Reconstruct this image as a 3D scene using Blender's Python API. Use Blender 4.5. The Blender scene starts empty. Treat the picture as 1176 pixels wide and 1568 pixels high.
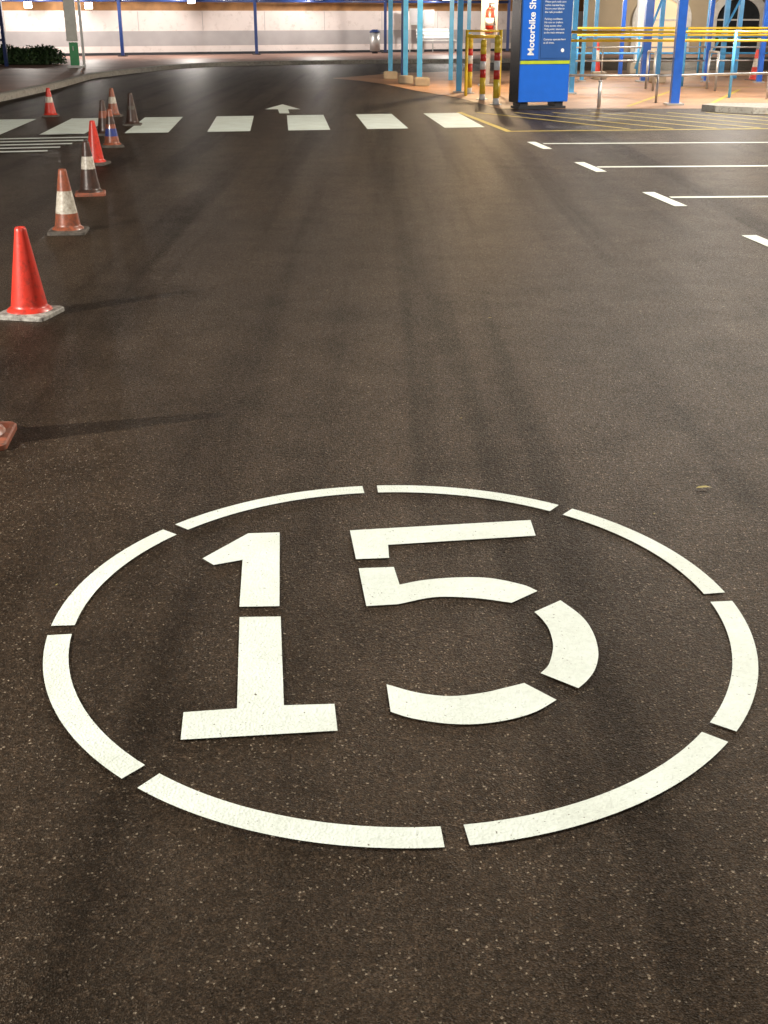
import bpy, bmesh, math, random
from mathutils import Vector, Matrix
random.seed(7)
scene = bpy.context.scene
scene.view_settings.view_transform = 'Standard'
scene.view_settings.look = 'None'
scene.view_settings.exposure = 0
COL = scene.collection

# ------------------------------------------------------------------ materials
def nt(name):
    m = bpy.data.materials.new(name); m.use_nodes = True
    n = m.node_tree; return m, n, n.nodes, n.links, n.nodes['Principled BSDF']

def mat(name, col, rough=0.5, metal=0.0, var=0.12, scale=6.0, bump=0.0, bscale=80.0, dirt=None, dirt_amt=0.5, coat=0.0):
    m, t, N, L, p = nt(name)
    p.inputs['Roughness'].default_value = rough
    p.inputs['Metallic'].default_value = metal
    p.inputs['Coat Weight'].default_value = coat
    tc = N.new('ShaderNodeTexCoord')
    nz = N.new('ShaderNodeTexNoise'); nz.inputs['Scale'].default_value = scale; nz.inputs['Detail'].default_value = 4
    L.new(tc.outputs['Object'], nz.inputs['Vector'])
    cr = N.new('ShaderNodeValToRGB'); L.new(nz.outputs['Fac'], cr.inputs['Fac'])
    a = [max(0, c*(1-var)) for c in col]; b = [min(1, c*(1+var)) for c in col]
    cr.color_ramp.elements[0].position = 0.3; cr.color_ramp.elements[0].color = (*a, 1)
    cr.color_ramp.elements[1].position = 0.7; cr.color_ramp.elements[1].color = (*b, 1)
    out = cr.outputs['Color']
    if dirt:
        n2 = N.new('ShaderNodeTexNoise'); n2.inputs['Scale'].default_value = scale*3; n2.inputs['Detail'].default_value = 6
        n2.inputs['Roughness'].default_value = 0.7
        L.new(tc.outputs['Object'], n2.inputs['Vector'])
        r2 = N.new('ShaderNodeMapRange'); r2.inputs[1].default_value = 0.62 - 0.25*dirt_amt; r2.inputs[2].default_value = 0.72
        L.new(n2.outputs['Fac'], r2.inputs[0])
        mx = N.new('ShaderNodeMixRGB'); mx.inputs[2].default_value = (*dirt, 1)
        L.new(r2.outputs[0], mx.inputs[0]); L.new(out, mx.inputs[1]); out = mx.outputs[0]
    L.new(out, p.inputs['Base Color'])
    if bump > 0:
        n3 = N.new('ShaderNodeTexNoise'); n3.inputs['Scale'].default_value = bscale; n3.inputs['Detail'].default_value = 3
        L.new(tc.outputs['Object'], n3.inputs['Vector'])
        bp = N.new('ShaderNodeBump'); bp.inputs['Strength'].default_value = bump; bp.inputs['Distance'].default_value = 0.01
        L.new(n3.outputs['Fac'], bp.inputs['Height']); L.new(bp.outputs[0], p.inputs['Normal'])
    return m

def emis(name, col, s):
    m, t, N, L, p = nt(name)
    p.inputs['Base Color'].default_value = (*col, 1)
    p.inputs['Emission Color'].default_value = (*col, 1); p.inputs['Emission Strength'].default_value = s
    return m

def ramp(N, L, src, stops):
    cr = N.new('ShaderNodeValToRGB'); L.new(src, cr.inputs['Fac'])
    e = cr.color_ramp.elements
    while len(e) < len(stops): e.new(0.5)
    for i, (pos, c) in enumerate(stops):
        e[i].position = pos; e[i].color = (*c, 1) if len(c) == 3 else c
    return cr.outputs['Color']

def mixc(N, L, kind, fac, a, b):
    m = N.new('ShaderNodeMixRGB'); m.blend_type = kind
    for i, v in ((0, fac), (1, a), (2, b)):
        if hasattr(v, 'links'): L.new(v, m.inputs[i])
        else: m.inputs[i].default_value = v if i == 0 else (*v, 1)
    return m.outputs[0]

def asphalt_mat(name='asphalt', dark=1.0):
    m, t, N, L, p = nt(name)
    tc = N.new('ShaderNodeTexCoord'); O = tc.outputs['Object']
    def noise(s, d=3, r=0.5, vec=O):
        n = N.new('ShaderNodeTexNoise'); n.inputs['Scale'].default_value = s; n.inputs['Detail'].default_value = d
        n.inputs['Roughness'].default_value = r; L.new(vec, n.inputs['Vector']); return n.outputs['Fac']
    v = N.new('ShaderNodeTexVoronoi'); v.inputs['Scale'].default_value = 265; L.new(O, v.inputs['Vector'])
    sep = N.new('ShaderNodeSeparateColor'); L.new(v.outputs['Color'], sep.inputs[0])
    S = lambda c: tuple(x*dark for x in c)
    stone = ramp(N, L, sep.outputs[0], [(0, S((.0070, .0042, .0024))), (.5, S((.0185, .0115, .0068))), (.85, S((.038, .0245, .0155))), (.978, S((.064, .044, .029))), (.993, S((.25, .21, .16)))])
    big = ramp(N, L, noise(.35, 4, .6), [(.3, (.66, .64, .62)), (.7, (1.38, 1.37, 1.34))])
    mid = ramp(N, L, noise(3.2, 4, .65), [(.3, (.78, .78, .78)), (.7, (1.22, 1.22, 1.22))])
    fine = ramp(N, L, noise(45, 3, .6), [(.3, (.5, .5, .5)), (.7, (1.5, 1.5, 1.5))])
    mp = N.new('ShaderNodeMapping'); mp.inputs['Scale'].default_value = (2.3, .07, 1); mp.inputs['Location'].default_value = (1.1, .4, 0); L.new(O, mp.inputs['Vector'])
    streak = ramp(N, L, noise(1.0, 3, .6, mp.outputs[0]), [(.38, (.58, .58, .58)), (.49, (.96, .96, .96)), (.62, (1.12, 1.12, 1.12))])
    c = mixc(N, L, 'MULTIPLY', 1.0, stone, big)
    c = mixc(N, L, 'MULTIPLY', 1.0, c, mid)
    c = mixc(N, L, 'MULTIPLY', 1.0, c, fine)
    c = mixc(N, L, 'MULTIPLY', 1.0, c, streak)
    L.new(c, p.inputs['Base Color'])
    rr = N.new('ShaderNodeMapRange'); rr.inputs[3].default_value = .37; rr.inputs[4].default_value = .70
    L.new(sep.outputs[1], rr.inputs[0]); L.new(rr.outputs[0], p.inputs['Roughness'])
    p.inputs['Specular Tint'].default_value = (1, .78, .55, 1)
    mm = N.new('ShaderNodeMath'); mm.operation = 'MULTIPLY'; mm.inputs[1].default_value = .28
    bw_ = mixc(N, L, 'MULTIPLY', 1.0, streak, mid)
    L.new(bw_, mm.inputs[0]); L.new(mm.outputs[0], p.inputs['Specular IOR Level'])
    b1 = N.new('ShaderNodeBump'); b1.inputs['Strength'].default_value = .65; b1.inputs['Distance'].default_value = .0045
    L.new(v.outputs['Distance'], b1.inputs['Height'])
    b2 = N.new('ShaderNodeBump'); b2.inputs['Strength'].default_value = .65; b2.inputs['Distance'].default_value = .0065
    L.new(noise(85, 2, .6), b2.inputs['Height']); L.new(b1.outputs[0], b2.inputs['Normal'])
    L.new(b2.outputs[0], p.inputs['Normal'])
    return m

def paint_mat(name, col, wear=.5):
    m, t, N, L, p = nt(name)
    tc = N.new('ShaderNodeTexCoord'); O = tc.outputs['Object']
    n = N.new('ShaderNodeTexNoise'); n.inputs['Scale'].default_value = 70; n.inputs['Detail'].default_value = 5; n.inputs['Roughness'].default_value = .7
    L.new(O, n.inputs['Vector'])
    base = ramp(N, L, n.outputs['Fac'], [(.25, tuple(c*.84 for c in col)), (.6, col)])
    n2 = N.new('ShaderNodeTexNoise'); n2.inputs['Scale'].default_value = 4; n2.inputs['Detail'].default_value = 6; L.new(O, n2.inputs['Vector'])
    base = mixc(N, L, 'MULTIPLY', 1.0, base, ramp(N, L, n2.outputs['Fac'], [(.3, (.87, .86, .83)), (.65, (1, 1, 1))]))
    n3 = N.new('ShaderNodeTexNoise'); n3.inputs['Scale'].default_value = 110; n3.inputs['Detail'].default_value = 3; L.new(O, n3.inputs['Vector'])
    hole = ramp(N, L, n3.outputs['Fac'], [(.76-.14*wear, (0, 0, 0)), (.80-.14*wear, (1, 1, 1))])
    base = mixc(N, L, 'MIX', hole, base, (.12, .10, .08))
    L.new(base, p.inputs['Base Color']); p.inputs['Roughness'].default_value = .6
    v = N.new('ShaderNodeTexVoronoi'); v.inputs['Scale'].default_value = 150; L.new(O, v.inputs['Vector'])
    b = N.new('ShaderNodeBump'); b.inputs['Strength'].default_value = .5; b.inputs['Distance'].default_value = .0035
    L.new(v.outputs['Distance'], b.inputs['Height'])
    b2 = N.new('ShaderNodeBump'); b2.inputs['Strength'].default_value = .4; b2.inputs['Distance'].default_value = .005
    L.new(n.outputs['Fac'], b2.inputs['Height']); L.new(b.outputs[0], b2.inputs['Normal']); L.new(b2.outputs[0], p.inputs['Normal'])
    return m

def brick_mat(name, c1, c2, mortar, sx=4.5):
    m, t, N, L, p = nt(name)
    tc = N.new('ShaderNodeTexCoord')
    b = N.new('ShaderNodeTexBrick'); b.inputs['Scale'].default_value = sx
    b.inputs['Color1'].default_value = (*c1, 1); b.inputs['Color2'].default_value = (*c2, 1); b.inputs['Mortar'].default_value = (*mortar, 1)
    b.inputs['Mortar Size'].default_value = .012; L.new(tc.outputs['Object'], b.inputs['Vector'])
    n = N.new('ShaderNodeTexNoise'); n.inputs['Scale'].default_value = .8; n.inputs['Detail'].default_value = 6; L.new(tc.outputs['Object'], n.inputs['Vector'])
    c = mixc(N, L, 'MULTIPLY', 1.0, b.outputs['Color'], ramp(N, L, n.outputs['Fac'], [(.3, (.7, .7, .7)), (.7, (1.15, 1.15, 1.15))]))
    L.new(c, p.inputs['Base Color']); p.inputs['Roughness'].default_value = .55
    return m

ASPH = asphalt_mat()
ASPHD = asphalt_mat('asphalt_darker', .45)
WHITE = paint_mat('white_road_paint', (.76, .83, .77))
WHITEW = paint_mat('worn_white_road_paint', (.74, .79, .73), .9)
YELP = paint_mat('yellow_road_paint', (.55, .42, .07), 1.2)
BRICKP = brick_mat('pink_paving', (.38, .21, .16), (.32, .18, .14), (.22, .15, .12))
BRICKO = brick_mat('beige_orange_paving', (.42, .24, .13), (.36, .19, .10), (.24, .16, .11))
KERB = mat('kerb_concrete', (.42, .40, .36), .8, bump=.4, bscale=60, dirt=(.15, .13, .11))
WALL = mat('cream_wall_render', (.66, .59, .56), .75, var=.06, scale=1.5, bump=.2, bscale=30, dirt=(.5, .43, .40), dirt_amt=.3)
WALLG = mat('grey_wall_band', (.36, .34, .34), .75, var=.08, scale=2, bump=.2)
TIMBER = mat('brown_cladding', (.32, .16, .06), .7, var=.3, scale=2.5, bump=.3)
DARK = mat('dark_metal', (.02, .022, .028), .45)
BLUED = mat('dark_blue_steel', (.015, .04, .16), .35, coat=.3)
BLUE = mat('royal_blue_steel', (.02, .11, .50), .3, coat=.4)
BLUEL = mat('light_blue_steel', (.08, .36, .70), .35, coat=.3)
YEL = mat('yellow_paint', (.75, .55, .04), .35, coat=.3)
RED = mat('red_paint', (.55, .03, .02), .35, coat=.3)
WH = mat('white_paint', (.75, .75, .72), .4)
GALV = mat('galvanised_steel', (.45, .45, .44), .4, metal=.6)
CONC = mat('footing_concrete', (.42, .36, .27), .8, bump=.3)
GREEN = mat('green_panel', (.02, .32, .10), .35)
SIGNB = mat('sign_blue', (.03, .10, .32), .3, var=.05)
SIGNL = mat('sign_lower_blue', (.015, .13, .62), .3, var=.05)
SIGNS = mat('sign_side', (.035, .033, .035), .25, metal=.5)
SIGNY = mat('sign_yellow_green', (.45, .55, .03), .4)
SIGNT = mat('sign_white_text', (.8, .82, .85), .5)
GLASSD = mat('window_dark', (.03, .035, .04), .1)

# ------------------------------------------------------------------ geometry helpers
def empty(name, loc=(0, 0, 0), rz=0):
    e = bpy.data.objects.new(name, None); COL.objects.link(e); e.location = loc; e.rotation_euler = (0, 0, rz)
    e.empty_display_size = .2
    return e

def link(name, bm, mats, parent=None, smooth=False):
    me = bpy.data.meshes.new(name); bm.normal_update(); bm.to_mesh(me); bm.free()
    for m in (mats if isinstance(mats, (list, tuple)) else [mats]): me.materials.append(m)
    if smooth:
        for p in me.polygons: p.use_smooth = True
    o = bpy.data.objects.new(name, me); COL.objects.link(o)
    if parent: o.parent = parent
    return o

def box(name, c, s, m, parent=None, rz=0, bev=0.0):
    bm = bmesh.new(); bmesh.ops.create_cube(bm, size=1)
    bmesh.ops.scale(bm, vec=s, verts=bm.verts)
    if bev: bmesh.ops.bevel(bm, geom=bm.edges[:], offset=bev, segments=2, affect='EDGES')
    bmesh.ops.rotate(bm, cent=(0, 0, 0), matrix=Matrix.Rotation(rz, 3, 'Z'), verts=bm.verts)
    bmesh.ops.translate(bm, vec=c, verts=bm.verts)
    return link(name, bm, m, parent)

def rod(name, a, b, r, m, parent=None, seg=14, r2=None):
    a = Vector(a); b = Vector(b); d = b-a
    bm = bmesh.new(); bmesh.ops.create_cone(bm, cap_ends=True, segments=seg, radius1=r, radius2=r if r2 is None else r2, depth=d.length)
    q = d.to_track_quat('Z', 'Y').to_matrix()
    bmesh.ops.rotate(bm, cent=(0, 0, 0), matrix=q, verts=bm.verts)
    bmesh.ops.translate(bm, vec=(a+b)/2, verts=bm.verts)
    o = link(name, bm, m, parent, True)
    for p in o.data.polygons:
        if len(p.vertices) > 4: p.use_smooth = False
    return o

def sheet(name, polys, z, m, parent=None, thick=0):
    bm = bmesh.new()
    for pts in polys:
        vs = [bm.verts.new((x, y, z)) for x, y in pts]
        f = bm.faces.new(vs); f.normal_update()
        if f.normal.z < 0: f.normal_flip()
    if thick:
        r = bmesh.ops.extrude_face_region(bm, geom=bm.faces[:])
        bmesh.ops.translate(bm, vec=(0, 0, -thick), verts=[v for v in r['geom'] if isinstance(v, bmesh.types.BMVert)])
        bmesh.ops.recalc_face_normals(bm, faces=bm.faces[:])
    bmesh.ops.triangulate(bm, faces=[f for f in bm.faces if len(f.verts) > 4])
    return link(name, bm, m, parent)

def smooth_poly(pts, corners, n=6):
    out = []; N_ = len(pts)
    for i in range(N_):
        p1 = Vector(pts[i]); p2 = Vector(pts[(i+1) % N_])
        if i in corners and (i+1) % N_ in corners:
            out.append(tuple(p1)); continue
        p0 = p1*2-p2 if i in corners else Vector(pts[i-1])
        p3 = p2*2-p1 if (i+1) % N_ in corners else Vector(pts[(i+2) % N_])
        for k in range(n):
            t = k/n
            q = .5*((2*p1)+(-p0+p2)*t+(2*p0-5*p1+4*p2-p3)*t*t+(-p0+3*p1-3*p2+p3)*t**3)
            out.append(tuple(q))
    return out

def K(s): return [tuple(float(v)/1000 for v in q.split(',')) for q in s.split()]

def strip(a, b, w):
    a = Vector(a); b = Vector(b); d = (b-a).normalized(); n = Vector((-d.y, d.x))*w/2
    return [tuple(a+n), tuple(b+n), tuple(b-n), tuple(a-n)]

# ------------------------------------------------------------------ ground
sheet('asphalt_ground', [[(-250, -60), (250, -60), (250, 400), (-250, 400)]], 0, ASPH)
sheet('dark_asphalt_patch', [[(4.55, 13.0), (4.75, 14.3), (7.4, 14.5), (7.3, 12.95)]], .002, ASPHD)  # patch of darker asphalt colour just above the ground

# 15 km/h roundel
sp = empty('speed_limit_road_marking')
cx, cy = .04, 2.725
gaps = [(-0.045, 3.618), (0.575, 3.461), (0.912, 2.835), (0.731, 2.189), (0.135, 1.834), (-0.495, 2.032), (-0.836, 2.649), (-0.639, 3.29)]
RX, RY = .898, .930
ang = sorted(math.atan2((y-cy)/RY, (x-cx)/RX) for x, y in gaps)
segs = []
for i, a in enumerate(ang):
    b = ang[(i+1) % 8]
    if b < a: b += 2*math.pi
    a += .027; b -= .027
    bm_n = 24; ri = .933
    for k in range(bm_n):
        t0 = a+(b-a)*k/bm_n; t1 = a+(b-a)*(k+1)/bm_n
        q = lambda r, t: (cx+RX*r*math.cos(t), cy+RY*r*math.sin(t))
        segs.append([q(ri, t0), q(1, t0), q(1, t1), q(ri, t1)])
sheet('ring', segs, .004, WHITE, sp)
oneA = [(-.525, 3.08), (-.412, 3.259), (-.317, 3.266), (-.278, 2.782), (-.384, 2.778), (-.408, 3.071), (-.487, 3.036)]
oneB = [(-.377, 2.72), (-.27, 2.723), (-.228, 2.294), (-.113, 2.3), (-.102, 2.191), (-.441, 2.156), (-.452, 2.265), (-.333, 2.281)]
sheet('digit_1', [oneA, oneB], .004, WHITE, sp)
fA = K('-104,3281 456,3361 458,3242 12,3175 15,3084 -81,3075')
fB = smooth_poly(K('-72,3014 28,3023 43,2910 113,2939 205,2955 295,2951 382,2910 419,2871 341,2801 267,2824 198,2835 127,2832 38,2793 -47,2782'), {0, 1, 2, 7, 8, 12, 13})
fC = smooth_poly(K('396,2749 474,2816 516,2727 532,2639 529,2539 509,2460 482,2406 454,2368 374,2436 398,2475 416,2539 423,2588 422,2656 411,2709'), {0, 1, 7, 8})
fD = smooth_poly(K('6,2385 79,2348 154,2333 230,2348 285,2371 330,2391 396,2317 342,2267 280,2235 206,2217 133,2220 61,2241 15,2267'), {0, 5, 6, 12})
sheet('digit_5', [fA, fB, fC, fD], .004, WHITE, sp)

# zebra
st = []
for i in range(-8, 3):
    x0 = -1.53+1.08*i; y0 = 19.5+.19*1.08*i
    st.append([(x0, y0), (x0+.57, y0+.1), (x0+.57+.22, y0+.1-2.65), (x0+.22, y0-2.65)])
sheet('zebra_crossing_marking', st, .004, WHITE)
sheet('arrow_road_marking', [[(-1.80, 22.0), (-2.0, 20.8), (-1.78, 20.8), (-1.68, 19.9), (-1.52, 19.9), (-1.61, 20.8), (-1.40, 20.8)]], .004, WHITE)
# bays
pk = empty('parking_bay_markings')
L_ = []
for (tx, ty, lx, ly) in [(1.88, 14.85, 2.01, 15.05), (2.14, 12.65, 2.22, 12.63), (2.40, 10.33, 2.53, 10.42), (2.66, 8.1, 2.8, 8.2)]:
    d = Vector((.12, -.99))
    L_.append(strip((tx-d.x*.42, ty-d.y*.42), (tx+d.x*.42, ty+d.y*.42), .11))
    L_.append(strip((tx+.075, ly), (tx+9, ly+.5), .085))
sheet('bay_lines', L_, .004, WHITEW, pk)
# yellow hatch
hz = [strip((1.22, 20.17), (1.70, 16.66), .09), strip((1.72, 16.72), (9.5, 17.6), .09)]
for i in range(13):
    x0 = 1.5+i*.62
    hz.append(strip((x0, 20.1), (x0+1.9, 16.95+.085*(x0+1.9-1.7)), .07))
sheet('yellow_hatched_marking', hz, .004, YELP)
# left hatch bars
lb = []
for i in range(5):
    y0 = 15.9-i*.42
    lb.append(strip((-8.5, y0-1.1), (-3.75-.04*i, y0), .13))
sheet('white_hatched_marking', lb, .004, WHITEW)

# footpath with kerb beyond the road
kl = [(-7.3, 4), (-7.25, 15), (-7.17, 23.2), (-7.2, 27), (-7.4, 31), (-7.24, 32.5), (-6.94, 34.3), (-6.18, 37.35), (-4.86, 39.3), (-2.9, 40.4), (.26, 41.5), (6, 42.6), (16, 44), (34, 45.5)]
klr = smooth_poly([(-60, 4)]+kl+[(34, 75), (-60, 75)], {0, 1, 14, 15, 16}, 4)
sheet('brick_footpath', [klr], .112, BRICKP, None, .2)
kb = bmesh.new()
dens = smooth_poly([kl[0]]+kl[1:]+[(34, 75)], {0, 13, 14}, 5)
dens = [p for p in dens if p[1] < 46]
ins = []
for i, p in enumerate(dens):
    a = Vector(dens[max(0, i-1)]); b = Vector(dens[min(len(dens)-1, i+1)]); d = (b-a)
    if d.length < 1e-6: d = Vector((0, 1))
    d.normalize(); n = Vector((d.y, -d.x)); ins.append((Vector(p), n))
rows = []
for p, n in ins:
    prof = [(.16, -.05), (.155, .10), (.125, .122), (-.02, .122), (-.02, -.05)]
    rows.append([kb.verts.new((p.x+n.x*o, p.y+n.y*o, z)) for o, z in prof])
for a, b in zip(rows, rows[1:]):
    for j in range(4): kb.faces.new((a[j], a[j+1], b[j+1], b[j]))
link('kerb', kb, KERB)

# orange paved forecourt
sheet('brick_forecourt', [[(-1.3, 31.4), (-.6, 30.2), (0, 28.7), (.7, 26), (1.4, 23.9), (1.75, 22), (1.95, 20.95), (34, 20.95), (34, 36.5), (3, 35.8), (.4, 34.4)]], .004, BRICKO)
sheet('forecourt_line_marking', [strip((4.2+i*1.35, 21.4), (6.2+i*1.35, 26.5), .08) for i in range(6)]+[strip((3.6, 27), (12, 27.6), .08)], .008, YELP)
isl = [(5.25, 20.5), (5.4, 20.2), (5.9, 19.8), (7.2, 19.4), (12, 19.3), (12, 20.85), (5.5, 20.85)]
sheet('traffic_island', [isl], .10, KERB, None, .13)

# ------------------------------------------------------------------ boundary wall
def wallseg(name, p, q, z0, z1, th, m, parent, off=0):
    p = Vector(p); q = Vector(q); d = q-p; a = math.atan2(d.y, d.x); n = Vector((-math.sin(a), math.cos(a)))
    c = (p+q)/2+n*(th/2+off)
    return box(name, (c.x, c.y, (z0+z1)/2), (d.length, th, z1-z0), m, parent, a)
bw = empty('boundary_wall')
W = [(-40, 46.2), (-11.2, 45.6), (9, 53.8)]
for i, (p, q) in enumerate(zip(W, W[1:])):
    wallseg('plinth', p, q, .1, .2, .4, DARK, bw, -.04)
    wallseg('lower_course', p, q, .2, .42, .4, WALL, bw)
    wallseg('grey_band', p, q, .42, .93, .4, WALLG, bw, -.004)
    wallseg('upper_course', p, q, .93, 1.62, .4, WALL, bw)
    wallseg('cladding', p, q, 1.62, 2.1, .4, TIMBER, bw, .05)
    wallseg('capping', p, q, 2.1, 2.2, .55, DARK, bw, -.05)
    P_ = Vector(p); Q_ = Vector(q); Ln = (Q_-P_).length; d = (Q_-P_)/Ln; a = math.atan2(d.y, d.x); n = Vector((d.y, -d.x))
    k = 2.4
    while k < Ln-.5:
        c = P_+d*k+n*.002
        box('joint', (c.x, c.y, 1.27), (.02, .01, .66), WALLG, bw, a); k += 2.4
# blue steel fence posts in front
fp = empty('blue_post_fence')
prev = None
for (x, y) in [(-19, 44.8), (-14, 44.7), (-9.3, 44.9), (-4.75, 47.1), (0.05, 49.2), (5.0, 51.2)]:
    box('post', (x, y, 1.1), (.11, .11, 2.0), BLUED, fp)
    box('foot', (x, y, .13), (.3, .3, .03), DARK, fp)
    if prev: rod('top_rail', (prev[0], prev[1], 1.95), (x, y, 1.95), .05, BLUED, fp)
    prev = (x, y)

# station building behind shelter
sb = empty('station_building')
BY = 50
FAC = mat('building_cream', (.5, .42, .30), .8, var=.08, scale=1.2, bump=.2)
WARMW = emis('lit_window', (.9, .72, .48), .35)
box('facade', (22, BY+.6, 3), (28, 1, 6), FAC, sb)
box('roof', (22, BY+.6, 6.15), (28.8, 2.2, .3), DARK, sb)
for i, x in enumerate([10.9, 13.9, 17, 20, 23, 26]):
    bm = bmesh.new()
    def archpts(w, h, r):
        pts = [(-w, 0), (w, 0), (w, h)]
        pts += [(w*math.cos(t), h+r*math.sin(t)) for t in [math.pi*k/16 for k in range(1, 16)]]+[(-w, h)]
        return pts
    o_ = archpts(1.15, 1.2, 1.0); i_ = archpts(.85, 1.2, .75)
    vo = [bm.verts.new((x+a, BY+.02, .12+b)) for a, b in o_]; vi = [bm.verts.new((x+a, BY+.02, .12+b)) for a, b in i_]
    for k in range(1, len(vo)):
        k2 = (k+1) % len(vo); bm.faces.new((vo[k], vo[k2], vi[k2], vi[k]))
    r = bmesh.ops.extrude_face_region(bm, geom=bm.faces[:])
    bmesh.ops.translate(bm, vec=(0, -.1, 0), verts=[v for v in r['geom'] if isinstance(v, bmesh.types.BMVert)])
    bmesh.ops.recalc_face_normals(bm, faces=bm.faces[:])
    link('arch_surround', bm, WH, sb)
    bm = bmesh.new(); bm.faces.new([bm.verts.new((x+a, BY+.05, .12+b)) for a, b in i_])
    link('arch_glazing', bm, WARMW if i % 2 == 0 else GLASSD, sb)
    box('mullion', (x, BY+.03, 1), (.06, .05, 1.8), WH, sb); box('transom', (x, BY+.028, 1.3), (1.66, .045, .06), WH, sb)

# bench
bn = empty('park_bench', (2.05, 49.2, .112), .38)
for i in range(4): box('seat_slat', (0, -.18+i*.12, .45), (1.5, .09, .03), WH, bn)
for i in range(3): box('back_slat', (0, .27+i*.02, .58+i*.12), (1.5, .03, .09), WH, bn)
for sx in (-.65, .65):
    for sy in (-.16, .2): box('leg', (sx, sy, .22), (.06, .06, .44), GALV, bn)
    box('back_support', (sx, .3, .65), (.05, .04, .45), GALV, bn); box('armrest', (sx, .0, .66), (.05, .45, .04), GALV, bn)
    rod('arm_post', (sx, -.18, .45), (sx, -.18, .65), .02, GALV, bn)
# litter bin
lbn = empty('litter_bin', (-.35, 48.6, .112))
rod('body', (0, 0, .08), (0, 0, .75), .2, GALV, lbn); rod('lid', (0, 0, .75), (0, 0, .85), .23, BLUED, lbn, r2=.12)
rod('foot', (0, 0, 0), (0, 0, .08), .12, DARK, lbn)
# notice boards
for x, y, h in ((1.75, 50.0, 1.55), (1.2, 49.9, 1.6)):
    ns = empty('notice_board', (x, y, .112)); box('post_a', (-.18, 0, h/2), (.04, .04, h), GALV, ns); box('post_b', (.18, 0, h/2), (.04, .04, h), GALV, ns)
    box('panel', (0, -.04, h-.3), (.42, .03, .6), GALV, ns); box('poster', (0, -.06, h-.3), (.34, .006, .5), WALLG, ns)

# ------------------------------------------------------------------ totem sign
sg = empty('motorbike_shelter_sign', (2.245, 20.8, 0), math.radians(16))
WD = .90; DP = .40
box('base_plate', (WD/2, DP/2, .02), (WD*.95, DP*.9, .04), DARK, sg)
box('foot_a', (.12, DP/2, .08), (.14, DP*.8, .10), DARK, sg); box('foot_b', (WD-.14, DP/2, .08), (.14, DP*.8, .10), DARK, sg)
box('lower_body', (WD/2, DP/2, .41), (WD, DP, .60), SIGNL, sg, bev=.008)
box('upper_body', (WD/2, DP/2, 1.63), (WD, DP, 1.74), SIGNB, sg, bev=.008)
box('side_panel', (-.006, DP/2, 1.27), (.012, DP*.98, 2.34), SIGNS, sg)
box('stripe', (WD/2, -.004, .735), (WD*.98, .012, .05), SIGNY, sg)
box('title_strip', (.17, -.003, 1.63), (.30, .01, 1.70), SIGNL, sg)
box('info_panel', (.61, -.003, 1.63), (.50, .01, 1.66), SIGNB, sg)
def text(s, loc, size, rot, parent, m=SIGNT, name='text'):
    cu = bpy.data.curves.new(name, 'FONT'); cu.body = s; cu.size = size; cu.extrude = .001; cu.offset = .0035 if size > .1 else 0
    o = bpy.data.objects.new(name, cu); COL.objects.link(o); o.parent = parent; o.location = loc; o.rotation_euler = rot; cu.materials.append(m); return o
text('Motorbike Shelter', (.235, -.012, .84), .155, (math.pi/2, -math.pi/2, 0), sg, name='title_text')
for i, s in enumerate(['Motorbikes only', 'Please park with care', 'within marked bays.', 'Secure your bike to', 'the rails provided.', '', 'Parking conditions', 'No cars or trailers.', 'Keep access clear.', 'Help point: intercom', 'at the main entrance', '', 'Cameras operate here', 'at all times.']):
    text(s, (.40, -.012, 1.70-i*.052), .043, (math.pi/2, 0, 0), sg, name='info_text')
rod('logo', (.75, -.004, .92), (.75, -.014, .92), .03, SIGNT, sg)
rod('pictogram_disc', (.16, -.006, 2.3), (.16, -.014, 2.3), .10, SIGNT, sg, 32)
rod('pictogram_inner', (.16, -.012, 2.3), (.16, -.018, 2.3), .085, SIGNL, sg, 32)

# ------------------------------------------------------------------ striped bollards & yellow rails
for x, y, h in ((1.72, 25.2, 1.08), (1.83, 23.2, 1.02), (1.97, 21.9, 1.1)):
    b = empty('striped_bollard', (x, y, .004))
    cuts = [0, .10, .38, .52, .66, .78, .90, 1]
    ms = [WH, YEL, RED, WH, RED, YEL, YEL]
    for k in range(7): rod('band', (0, 0, h*cuts[k]), (0, 0, h*cuts[k+1]), .055, ms[k], b)
    rod('cap', (0, 0, h), (0, 0, h+.03), .055, YEL, b, r2=.03); rod('flange', (0, 0, 0), (0, 0, .015), .11, GALV, b)
yr = empty('yellow_guard_rail')
rod('rail', (1.6, 24.4, 1.08), (2.25, 24.4, 1.08), .03, YEL, yr); rod('rail', (1.6, 24.4, 1.18), (2.25, 24.4, 1.18), .02, YEL, yr)
for x in (1.6, 2.25): rod('post', (x, 24.4, 0), (x, 24.4, 1.2), .03, YEL, yr)
yr2 = empty('yellow_guard_rail')
for z, y in ((1.17, 23.6), (1.02, 23.6), (1.2, 27.5), (1.06, 27.5)):
    rod('rail', (3.0, y, z), (14, y+.6, z), .024, YEL, yr2)
for x in (3.0, 6.6, 10.3, 14):
    rod('post', (x, 23.6+(x-3)*.054, 0), (x, 23.6+(x-3)*.054, 1.2), .03, BLUEL, yr2)
    rod('post', (x, 27.5+(x-3)*.054, 0), (x, 27.5+(x-3)*.054, 1.22), .03, BLUEL, yr2)
yr3 = empty('blue_guard_rail')
for z in (.55, .95): rod('rail', (3.4, 32.6, z), (13, 33.0, z), .025, BLUEL, yr3)
for i in range(7): rod('post', (3.4+i*1.6, 32.6+i*.067, 0), (3.4+i*1.6, 32.6+i*.067, 1.0), .03, BLUEL, yr3)
kr = empty('metal_knee_rail')
pts = [(2.9, 22.6), (4.9, 22.4), (7.2, 23.4), (9.5, 24.2), (12, 25)]
for a, b in zip(pts, pts[1:]): rod('rail', (*a, .46), (*b, .46), .022, GALV, kr)
for p_ in pts: rod('post', (*p_, 0), (*p_, .46), .022, GALV, kr)
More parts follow.
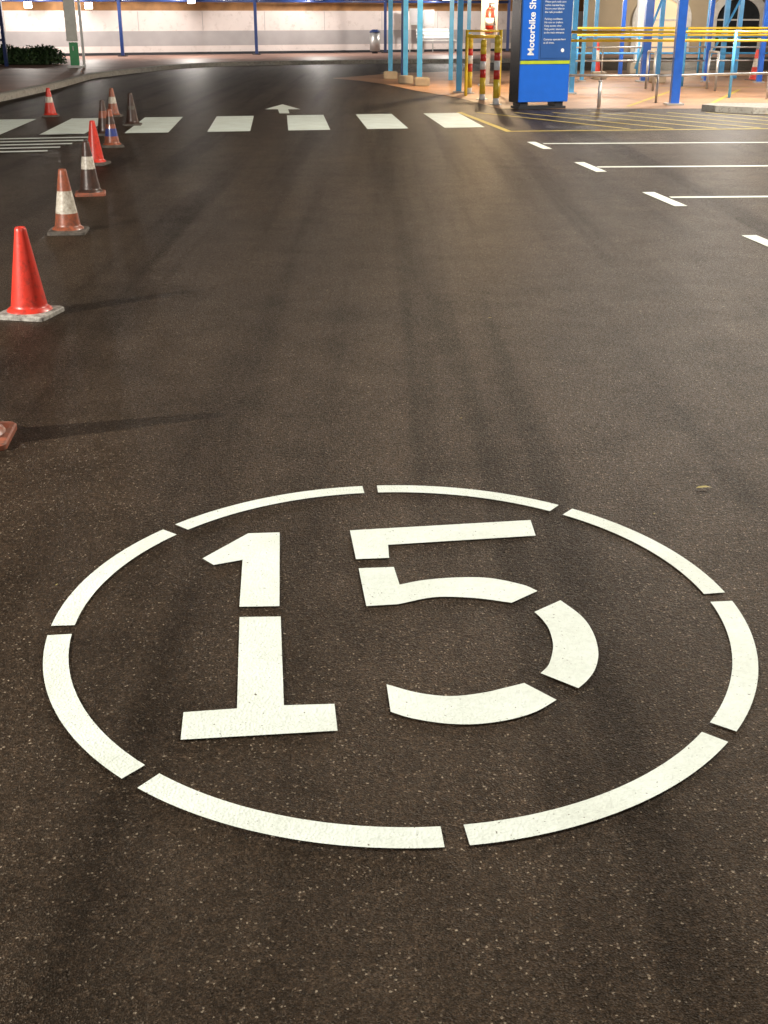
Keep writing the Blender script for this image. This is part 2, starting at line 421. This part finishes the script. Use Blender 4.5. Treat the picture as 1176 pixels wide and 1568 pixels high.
kr2 = empty('metal_knee_rail')
for z in (.45, .75): rod('rail', (3.3, 30, z), (13, 31, z), .02, GALV, kr2)
for i in range(6): rod('post', (3.3+i*1.94, 30+i*.2, 0), (3.3+i*1.94, 30+i*.2, .78), .02, GALV, kr2)
pp = empty('short_steel_bollard', (3.66, 21.15, 0)); rod('shaft', (0, 0, 0), (0, 0, .42), .03, GALV, pp); rod('cap', (0, 0, .42), (0, 0, .44), .035, GALV, pp)

# ------------------------------------------------------------------ motorbike shelter
ms_ = empty('motorbike_shelter')
posts = [(.16, 31.3, .055, BLUEL), (.5, 29.2, .055, BLUEL), (.80, 28.3, .06, BLUEL), (.47, 31.8, .04, BLUED), (1.52, 25.4, .055, BLUEL), (1.62, 30.5, .05, BLUEL), (2.1, 31.5, .045, BLUEL),
         (3.75, 25.0, .05, BLUEL), (4.72, 29.9, .045, BLUEL), (5.2, 31.2, .045, BLUEL), (6.3, 33.5, .05, BLUE), (6.15, 29.6, .09, BLUE), (6.5, 29.8, .05, BLUEL), (4.3, 33.5, .045, BLUE), (7.3, 33.5, .045, BLUEL), (7.6, 29.6, .045, BLUE),
         (5.1, 21.85, .075, BLUE), (8.0, 31.3, .05, BLUEL), (8.75, 31.3, .05, BLUEL), (9.0, 33.5, .06, BLUEL), (8.75, 29.2, .055, BLUE), (8.6, 27.6, .05, BLUEL), (9.4, 25.8, .05, BLUE), (10.4, 31.5, .05, BLUEL), (11.5, 29, .06, BLUE)]
for x, y, r, m in posts:
    box('post', (x, y, 1.33), (r*2, r*2, 2.66), m, ms_)
    if y < 30: box('foot_plate', (x, y, .02), (r*4, r*4, .03), GALV, ms_)
box('roof', (6.6, 28.2, 2.77), (14, 14, .1), mat('roof_sheet', (.5, .5, .5), .5), ms_)
for y in (21.85, 25.3, 29.3, 33.5): box('roof_beam', (6.6, y, 2.66), (14, .1, .11), BLUE, ms_)
for a, b in (((5.9, 29.5, .3), (6.5, 29.8, 1.9)), ((8.0, 31.3, .3), (8.75, 31.3, 1.9))): rod('brace', a, b, .03, BLUEL, ms_)
for x, y in ((.16, 31.1), (.5, 28.9), (.85, 28.0), (5.3, 30.9), (6.4, 29.3)):
    cb = box('concrete_footing', (x, y, .09), (.34, .34, .18), CONC, ms_, bev=.02)
for i in range(5):
    x = 5.6+i*1.3; r_ = empty('bike_hoop', (x, 26, .004))
    rod('leg_a', (0, 0, 0), (0, 0, .75), .025, GALV, r_); rod('leg_b', (0, .7, 0), (0, .7, .75), .025, GALV, r_); rod('top', (0, 0, .75), (0, .7, .75), .025, GALV, r_)
wp = empty('white_column', (6.87, 34.0, .004)); box('shaft', (0, 0, 1.33), (.24, .24, 2.66), WH, wp, bev=.01); box('block', (0, 0, .14), (.5, .5, .28), CONC, wp, bev=.02)
# fire extinguisher on stand
fe = empty('fire_extinguisher', (2.3, 27.8, .004))
box('stand', (0, .08, .9), (.10, .05, 1.8), GALV, fe); box('backboard', (0, .04, 1.42), (.36, .02, .72), WALLG, fe)
rod('cylinder', (0, -.07, 1.1), (0, -.07, 1.55), .09, RED, fe, 20); rod('shoulder', (0, -.07, 1.55), (0, -.07, 1.62), .09, RED, fe, 20, r2=.03)
rod('valve', (0, -.07, 1.62), (0, -.07, 1.68), .025, DARK, fe); box('handle', (.03, -.07, 1.69), (.13, .03, .02), DARK, fe)
rod('hose', (.05, -.08, 1.64), (.12, -.09, 1.25), .012, DARK, fe); rod('label', (0, -.072, 1.25), (0, -.072, 1.4), .092, WH, fe, 20)
box('base', (0, .05, .02), (.4, .3, .04), GALV, fe)

# ------------------------------------------------------------------ left side furniture
tt = empty('wayfinding_totem', (-8.62, 35.1, .112), .15)
box('plinth', (0, 0, .03), (.42, .25, .06), GALV, tt); box('green_panel', (0, 0, .36), (.24, .12, .60), GREEN, tt, bev=.01)
box('upper_panel', (-.02, 0, 1.75), (.30, .10, 2.14), mat('pale_panel', (.6, .62, .58), .3), tt, bev=.01); box('mast', (.24, .08, 1.5), (.07, .07, 3.0), GALV, tt)
text('i', (-.03, -.068, .45), .16, (math.pi/2, 0, 0), tt, name='info_symbol')
bf = empty('blue_steel_frame', (-10.9, 35.9, .112))
for x in (-.15, .12): box('post', (x, 0, 1.3), (.09, .09, 2.6), BLUED, bf)
rod('crossbar', (-.15, 0, .7), (.12, 0, .7), .03, BLUED, bf); box('roof_plate', (-.6, 0, 2.64), (1.6, 1.2, .08), BLUED, bf); box('post', (-1.3, 0, 1.3), (.09, .09, 2.6), BLUED, bf)

# hedge
LEAF = mat('hedge_leaf', (.035, .075, .022), .6, var=.5, scale=9)
hb = bmesh.new()
def leafball(bm, c, r, n, flat=.55):
    for _ in range(n):
        u = Vector((random.gauss(0, 1), random.gauss(0, 1), abs(random.gauss(0, 1)))).normalized()
        k = r*random.uniform(.75, 1.05)
        p = Vector(c)+Vector((u.x*k, u.y*k, u.z*k*flat))
        s_ = random.uniform(.03, .06); a = Vector((random.uniform(-1, 1), random.uniform(-1, 1), random.uniform(-1, 1))).normalized(); b = a.cross(u)
        if b.length < .05: continue
        b.normalize()
        vs = [bm.verts.new(p+a*s_), bm.verts.new(p+b*s_*.6), bm.verts.new(p-a*s_), bm.verts.new(p-b*s_*.6)]; bm.faces.new(vs)
for i in range(9):
    leafball(hb, (-11.4+i*.19, 37.4+random.uniform(-.15, .15), .14), .42+random.uniform(-.06, .06), 650, 1.15)
bmesh.ops.create_icosphere(hb, subdivisions=3, radius=.33, matrix=Matrix.Translation((-10.65, 37.4, .25)) @ Matrix.Diagonal((2.6, 1, .8, 1)))
link('hedge', hb, LEAF)

# ------------------------------------------------------------------ traffic cones
def plastic(name, col, dirt, amt, rough=.38):
    return mat(name, col, rough, var=.12, scale=9, bump=.12, bscale=40, dirt=dirt, dirt_amt=amt, coat=.15)
CR = plastic('cone_red', (.56, .035, .02), (.24, .03, .02), .5)
CO = plastic('cone_dirty_orange', (.32, .085, .04), (.10, .05, .035), 1.0)
CK = plastic('cone_backlit_dark', (.06, .03, .022), (.02, .015, .012), .7)  # shade of cones lit from behind, put into the base colour
CW = plastic('cone_white_band', (.58, .54, .46), (.22, .17, .12), .8)
CB = plastic('cone_blue_band', (.03, .05, .22), (.02, .02, .05), .4)
BW_ = plastic('cone_base_pale', (.42, .40, .36), (.06, .05, .045), 1.1, .6)
BG = plastic('cone_base_dark', (.10, .085, .07), (.03, .025, .02), .8, .6)
BR = plastic('cone_base_orange', (.30, .085, .045), (.12, .07, .05), .8, .6)
def cone(x, y, rz, h, body, bands, base, k=1.0):
    e = empty('traffic_cone', (x, y, 0.001), rz)
    # base: rounded square, sloping up to the body
    bm = bmesh.new(); hw = .138*k; n = 8
    def ring(hw, z, rc):
        out = []
        for q, (sx, sy) in enumerate(((1, 1), (-1, 1), (-1, -1), (1, -1))):
            for j in range(n+1):
                t = q*math.pi/2+j/n*math.pi/2
                out.append(bm.verts.new((sx*(hw-rc)+rc*math.cos(t), sy*(hw-rc)+rc*math.sin(t), z)))
        return out
    R = [ring(hw, .0, .03), ring(hw, .018, .03), ring(hw-.006, .024, .03), ring(hw*.86, .028, .06*k)]
    for a, b in zip(R, R[1:]):
        m_ = len(a)
        for j in range(m_): bm.faces.new((a[j], a[(j+1) % m_], b[(j+1) % m_], b[j]))
    bm.faces.new(R[-1]); bm.faces.new(list(reversed(R[0])))
    link('base', bm, base, e)
    for sx in (-1, 1):
        for sy in (-1, 1): box('foot', (sx*hw*.8, sy*hw*.8, .004), (.04, .04, .012), base, e)
    bm = bmesh.new(); S = 40
    prof = [(.118*k, .026), (.112*k, .036), (.098*k, .046)]
    nn = 30
    for i in range(nn+1):
        t = i/nn; prof.append((.094*k*(1-t)+.029*k*t, .05+(h-.058)*t))
    prof += [(.024*k, h), (.018*k, h-.004), (.018*k, h-.05)]
    rows = [[bm.verts.new((r*math.cos(2*math.pi*j/S), r*math.sin(2*math.pi*j/S), z)) for j in range(S)] for r, z in prof]
    for i, (a, b) in enumerate(zip(rows, rows[1:])):
        zm = (prof[i][1]+prof[i+1][1])/2/h
        mi = 0
        for q, (lo, hi, _) in enumerate(bands):
            if lo < zm < hi: mi = q+1
        for j in range(S):
            f = bm.faces.new((a[j], a[(j+1) % S], b[(j+1) % S], b[j])); f.material_index = mi
    link('body', bm, [body]+[b[2] for b in bands], e, True)
    return e
cone(-1.52, 4.12, .12, .46, CO, [(.42, .72, CW)], BR)
cone(-1.86, 6.10, -.2, .455, CR, [], BW_)
cone(-2.29, 8.65, .1, .445, CO, [(.32, .66, CW)], BG, .98)
cone(-2.58, 10.61, .2, .45, CK, [(.50, .72, CW)], BR, .95)
cone(-3.05, 12.9, -.1, .44, CR, [], BG, .95)
cone(-3.26, 14.7, .3, .43, CO, [(.3, .5, CB), (.6, .8, CK)], BG, .95)
cone(-3.68, 16.2, .1, .44, CK, [(.5, .7, CO)], BG, .95)
cone(-3.61, 17.7, .1, .44, CK, [(.5, .62, BG)], BG, .95)
cone(-4.22, 19.3, .0, .42, CO, [(.45, .7, CW)], BG, .95)
cone(-5.2, 19.3, .2, .42, CR, [(.5, .7, CW)], BG, .95)
cone(9.0, 30.4, .2, .7, CR, [(.45, .7, CW)], BG, 1.3)
cone(5.4, 32.0, .2, .9, CR, [(.45, .7, CW)], BG, 1.3)

# loose leaves / debris
LF = mat('dry_leaf', (.35, .30, .10), .7)
lb_ = bmesh.new()
for (x, y, s_, r_) in [(1.06, 3.62, .028, .1), (.17, 1.12, .006, 0), (.85, 3.4, .006, .8), (.55, 6.0, .012, .3), (-.9, 2.9, .006, 1), (-.13, 1.32, .009, 2), (.3, 4.35, .008, .5)]:
    vs = [(s_, 0), (.3*s_, .28*s_), (-.6*s_, .22*s_), (-s_, 0), (-.5*s_, -.2*s_), (.4*s_, -.26*s_)]
    lb_.faces.new([lb_.verts.new((x+a*math.cos(r_)-b*math.sin(r_), y+a*math.sin(r_)+b*math.cos(r_), .009+abs(b)*.6)) for a, b in vs])
link('fallen_leaves', lb_, LF)

# ------------------------------------------------------------------ lamps
LENS = emis('lamp_lens', (1, .93, .80), 14)
def lightdata(parent, loc, P, col, size=.4, kind='AREA', rot=(0, 0, 0)):
    ld = bpy.data.lights.new('lamp', kind); ld.energy = P; ld.color = col
    if kind == 'AREA': ld.shape = 'DISK'; ld.size = size
    else: ld.shadow_soft_size = size
    o = bpy.data.objects.new('lamp', ld); COL.objects.link(o); o.parent = parent; o.location = loc; o.rotation_euler = rot
    return o
def unseen_lamp(x, y, h, P, col, armdir, arm=1.6, size=.4, tilt=None):
    e = empty('unseen_lamp', (x, y, 0))
    rod('pole', (0, 0, 0), (0, 0, h), .09, GALV, e, r2=.05); rod('base', (0, 0, 0), (0, 0, .5), .13, GALV, e)
    ax, ay = math.cos(armdir)*arm, math.sin(armdir)*arm
    rod('arm', (0, 0, h-.05), (ax, ay, h+.15), .04, GALV, e)
    box('head', (ax, ay, h+.17), (.55, .55, .1), DARK, e); rod('lens', (ax, ay, h+.10), (ax, ay, h+.12), .2, LENS, e)
    lightdata(e, (ax, ay, h-.03), P, col, size, rot=tilt or (0, 0, 0))
    return e
WARM = (1, .87, .70); NEU = (1, .94, .85)
unseen_lamp(5.2, -4.5, 7.5, 700, NEU, math.radians(150))  # added fill lamp out of view, brightens the near road
unseen_lamp(-7.8, 2.2, 3.4, 1250, NEU, 0, .8, .14, (0, math.radians(-52), math.radians(42)))
unseen_lamp(12.5, 13.0, 8.5, 3500, (1, .91, .78), math.pi, 4.5, .9)  # added lamp beyond the frame to light the crossing and far asphalt
def ceiling_light(x, y, P, col, z=2.6):
    e = empty('canopy_light', (x, y, z)); box('housing', (0, 0, .02), (.9, .2, .06), WH, e)
    box('diffuser', (0, 0, -.04), (.84, .15, .05), LENS, e)
    lightdata(e, (0, 0, -.15), P, col, .12, 'POINT')
ceiling_light(2.2, 27, 500, (1, .72, .42)); ceiling_light(6.6, 23.5, 480, NEU); ceiling_light(10.2, 27.5, 330, NEU); ceiling_light(5.5, 31.5, 330, NEU)
def wall_lamp(x, y, z, P, col):
    e = empty('wall_lamp', (x, y, z)); rod('globe', (0, 0, -.10), (0, 0, .10), .13, LENS, e, 24); box('bracket', (0, .3, 0), (.06, .5, .05), DARK, e)
    lightdata(e, (0, -.6, .0), P, col, .12, 'POINT')
for x, y, z in ((-15.5, 44.7, 1.85), (-12.35, 44.4, 1.80), (-10.25, 44.4, 1.77), (-6.8, 45.2, 1.95), (-2.4, 47.4, 2.1), (2.4, 49.4, 2.1)):
    wall_lamp(x, y, z, 330 if x > -9 else 230, (1, .93, .86))
e = empty('building_light', (11, 47, 3)); box('housing', (0, 0, 0), (.4, .2, .1), DARK, e); lightdata(e, (0, 0, -.2), 380, WARM, .3, 'POINT')

# ------------------------------------------------------------------ world, moon, camera
w = bpy.data.worlds.new('World'); scene.world = w; w.use_nodes = True
N = w.node_tree.nodes; bg = N['Background']
sky = N.new('ShaderNodeTexSky'); sky.sky_type = 'NISHITA'; sky.sun_disc = False
sky.sun_elevation = math.radians(2); sky.sun_rotation = math.radians(200)
w.node_tree.links.new(sky.outputs[0], bg.inputs[0]); bg.inputs[1].default_value = .006
sn = bpy.data.lights.new('moonlight', 'SUN'); sn.energy = .05; sn.angle = math.radians(5); sn.color = (1, .95, .88)
so = bpy.data.objects.new('moonlight', sn); COL.objects.link(so); so.rotation_euler = (math.radians(50), 0, math.radians(-30))
cam = bpy.data.cameras.new('camera'); co = bpy.data.objects.new('camera', cam); COL.objects.link(co)
cam.sensor_fit = 'VERTICAL'; cam.sensor_height = 24; cam.lens = 24*1800/1568
cam.clip_start = .05; cam.clip_end = 1000
co.location = (0, 0, 1.45); co.rotation_euler = (math.radians(90)-math.atan(760/1800), 0, 0)
scene.camera = co
